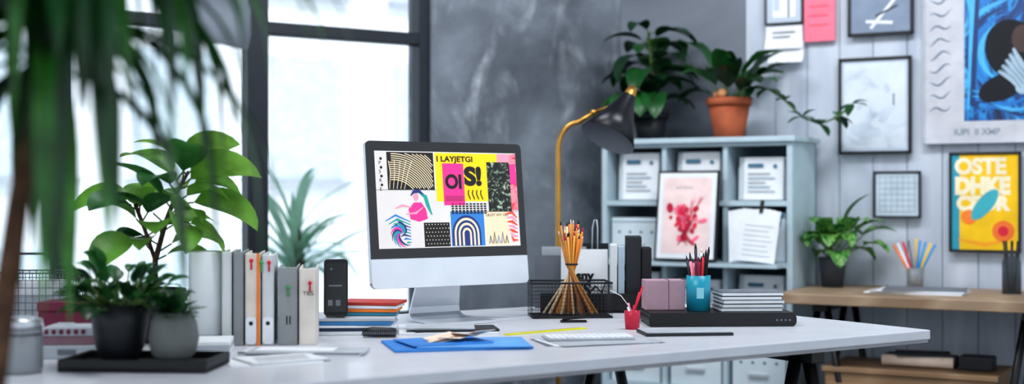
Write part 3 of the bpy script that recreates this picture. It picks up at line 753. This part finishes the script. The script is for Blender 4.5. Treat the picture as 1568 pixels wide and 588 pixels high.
def dBig(b, w, h):
    x0, x1 = -w/2, w/2
    b.rect(x0+.16, .09, x1-.01, h-.01, YP, drape)
    nv = mat('shadow_navy', '#080c16', .7); bA = mat('blue_a', '#1572bd', .5); bB = mat('blue_b', '#0a3166', .5); bC = mat('blue_c', '#48abe0', .5)
    for k in range(7):
        r = .13+.026*k
        b.stroke([(x0+.36+r*1.05*cos(radians(a)), .36+r*sin(radians(a))) for a in range(100, 255, 12) if x0+.36+r*1.05*cos(radians(a)) > x0+.175 and .11 < .36+r*sin(radians(a)) < h-.03] or [(0, .2), (.01, .2)], .024, YP-.0002-.0001*k, (bC, bA, bB)[k % 3], True)
    b.dot(x0+.34, .37, .10, YP-.0014, nv, 24, .12, .3)
    b.dot(x0+.30, .22, .09, YP-.0017, nv, 24, .05, .4)
    b.dot(x0+.38, .41, .04, YP-.0019, mat('face_shadow', '#4a3a36', .7), 20, .055)
    hand = mat('hand_pale', '#9fb4c4', .6); hand2 = mat('hand_line', '#6f8799', .6)
    for k in range(5): b.stroke([(x0+.38+.010*k, .20+.014*k), (x0+.345+.008*k, .25+.014*k), (x0+.29+.014*k, .285+.022*k)], .026, YP-.0024-.0002*k, hand, True)
    for k in range(4): b.stroke([(x0+.375+.010*k, .215+.014*k), (x0+.345+.008*k, .258+.014*k), (x0+.30+.014*k, .292+.022*k)], .004, YP-.0038, hand2)
    b.dot(x0+.40, .23, .05, YP-.0036, hand, 20, .035, .6)
    for k in range(6): b.stroke([(x0+.19+.03*i, .115+.022*k+.03*sin(i*.6+k*.7)) for i in range(9)], .016, YP-.0010-.0001*k, (bA, bB, bC)[k % 3], True)
    for k in range(9):
        z = .13+.055*k; b.stroke([(x0+.025+.012*i, z+.012*sin(i*.9+k)+.003*i) for i in range(8)], .007, YP-.0006, mat('wave_mark', '#5f7488', .7), True)
    b.text('IUPI  II XMP', .035, x0+.12, .035, YP-.0005, mat('txt_grey', '#8c97a3', .7), 1, .001)
picframe('poster_blue_figure', 1.372, 1.86, 1.32, 2.02, lgrey, mat('poster_pale', '#bfbfc6', .6), dBig, .006)
def dY(b, w, h):
    b.rect(-w/2+.01, .01, w/2-.01, h-.01, YP, yellow); lt = mat('poster_letter', '#f0e4c4', .6); lb = mat('poster_teal', '#3fa9b5', .6)
    b.rect(-w/2+.01, .01, -w/2+.04, h-.01, YP-.0002, mat('po_edge', '#2f98b0', .6))
    b.text('OSTE', .085, -w/2+.022, h-.085, YP-.0004, lt, .96, .004)
    b.text('DHKE', .09, -w/2+.022, h-.165, YP-.0004, lt, .88, .006); b.text('CFOR', .075, -w/2+.03, h-.23, YP-.0004, lt, 1, .005)
    b.dot(.0, .19, .075, YP-.0012, lb, 24, .03, .9); b.dot(-.06, .14, .03, YP-.001, orange)
    b.dot(.07, .085, .042, YP-.0008, mat('po_orange', '#e8742c', .6)); b.dot(.07, .085, .02, YP-.0012, redm)
    b.stroke([(-.1, .05), (0, .03), (.09, .05)], .02, YP-.0004, mat('po_amber', '#f0a21a', .6), True)
picframe('yellow_poster', 1.474, 1.747, .885, 1.285, blackp, pap, dY, .01)

# ------------------------------------------------------------------ right desk
b = B('oak_desk')
b.box((1.9, .62, .04), (0, 0, DZ-.02), wood, bev=.004)
for xx in (-.80, -.05, .75):
    for yy in (-.2, .2):
        for sg in (-1, 1): b.tube([(xx+sg*.015, yy, DZ-.04), (xx+sg*.13, yy, 0)], .014, black)
    b.box((.05, .5, .03), (xx, 0, DZ-.055), black)
    b.tube([(xx, -.2, .35), (xx, .2, .35)], .01, black)
b.done(RW(1.90, .325), A_R)
b = B('low_wooden_cabinet')
wood2 = mramp('oak_light', [(.2, '#8a6d52'), (.6, '#a08365'), (.9, '#937659')], 'wave', 2, 3, .5, stretch=(.3, 5, 4))
b.box((.62, .34, .44), (0, 0, .22), wood2, bev=.004); b.box((.64, .36, .02), (0, 0, .45), wood2, bev=.003)
for xx in (-.155, .155): b.box((.29, .012, .36), (xx, -.173, .22), wood2, bev=.003); b.box((.08, .012, .012), (xx, -.185, .34), black)
b.done(RW(1.42, .36), A_R)
b = B('paper_rolls')
for k, (y, m) in enumerate(((-.05, cream), (0, grey), (.045, dark))): b.cyl((-.14, y, .022), (.12, y+.01, .022), .021, m, seg=14)
b.box((.12, .1, .05), (.2, 0, .025), dark, bev=.004); b.box((.2, .14, .006), (.0, .0, .048), dark, rot=(0, 0, .2))
b.done(RW(1.44, .36, .461), A_R)
b = B('desk_papers')
for k in range(4): b.box((.36-.02*k, .2, .004), (.01*k, 0, .002+k*.0042), (offw, lgrey, offw, grey)[k], rot=(0, 0, .04*k))
b.done(RW(1.42, .36, DZ), A_R)
b = B('pencil_jar')
b.lathe([(0, 0), (.03, 0), (.034, .085), (.031, .085), (.028, .005), (0, .005)], clear)
for k, (dx, m) in enumerate(((-.08, orange), (-.065, offw), (-.045, redm), (-.025, grey), (.02, mat('cyan', '#2f8fd0', .5)), (.04, MC['cyan']), (.06, yellow), (.075, MC['cyan']), (.0, yellow))):
    b.tube([(-dx*.15, .003*k-.01, .008), (dx, .005*k-.02, .2-.3*abs(dx))], .0046, m, 7)
b.done(RW(1.37, .16, DZ), A_R)
b = B('brush_jar')
b.lathe([(0, 0), (.035, 0), (.035, .12), (.03, .13), (.03, .14), (.027, .14), (.032, .12), (.032, .005), (0, .005)], mat('jar_smoke', '#9aa1a8', .15, glass=.85))
for k in range(8): a = k*.8; b.tube([(.01*cos(a), .01*sin(a), .01), (.03*cos(a), .03*sin(a), .2)], .003, black)
b.done(RW(1.745, .25, DZ), A_R)

# ------------------------------------------------------------------ world, lights, camera
w = bpy.data.worlds.new('World'); scene.world = w; w.use_nodes = True
nt = w.node_tree; bgn = nt.nodes['Background']
tc = nt.nodes.new('ShaderNodeTexCoord'); sp = nt.nodes.new('ShaderNodeSeparateXYZ'); rp = nt.nodes.new('ShaderNodeValToRGB')
nt.links.new(tc.outputs['Generated'], sp.inputs[0]); nt.links.new(sp.outputs['Z'], rp.inputs[0])
rp.color_ramp.elements[0].color = (.78, .85, .92, 1); rp.color_ramp.elements[1].color = (.70, .84, 1, 1)
nt.links.new(rp.outputs['Color'], bgn.inputs['Color']); bgn.inputs['Strength'].default_value = 1.4
def area(name, loc, target, size, energy, col):
    l = bpy.data.lights.new(name, 'AREA'); l.shape = 'RECTANGLE'; l.size, l.size_y = size; l.energy = energy; l.color = col
    o = bpy.data.objects.new(name, l); scene.collection.objects.link(o); o.location = loc
    o.rotation_euler = (Vector(target)-Vector(loc)).to_track_quat('-Z', 'Y').to_euler()
area('fill_light_a', (1.2, 3.6, 2.9), (1.4, 5.0, 1.0), (1.2, .4), 38, (.92, .96, 1))  # added fill lamp above the view, brightens the right wall side
area('fill_light_b', (-.6, 2.6, 2.9), (-.3, 3.2, .7), (1.2, .4), 24, (.97, .98, 1))  # added fill lamp above the view, brightens the work table
area('fill_light_c', (-.6, 4.2, 2.9), (.0, 5.6, 1.3), (.9, .3), 22, (.90, .95, 1))  # added fill lamp above the view, brightens the back corner
sl = bpy.data.lights.new('sun', 'SUN'); sl.energy = 2.1; sl.angle = radians(3); so = bpy.data.objects.new('sun', sl); scene.collection.objects.link(so)
so.location = (2, -2, 8); so.rotation_euler = Vector((-.31, .478, -.82)).to_track_quat('-Z', 'Y').to_euler()
cam = bpy.data.cameras.new('camera'); co = bpy.data.objects.new('camera', cam); scene.collection.objects.link(co)
co.location = (0, 0, 1.11); co.rotation_euler = (pi/2, 0, 0)
cam.lens = 2000/1568*36; cam.sensor_width = 36; cam.shift_y = 6/1568; cam.clip_start = .05
cam.dof.use_dof = True; cam.dof.focus_distance = 3.65; cam.dof.aperture_fstop = 1.6
scene.camera = co
scene.view_settings.view_transform = 'Standard'
try: scene.view_settings.look = 'Medium High Contrast'
except Exception as e: print(e)
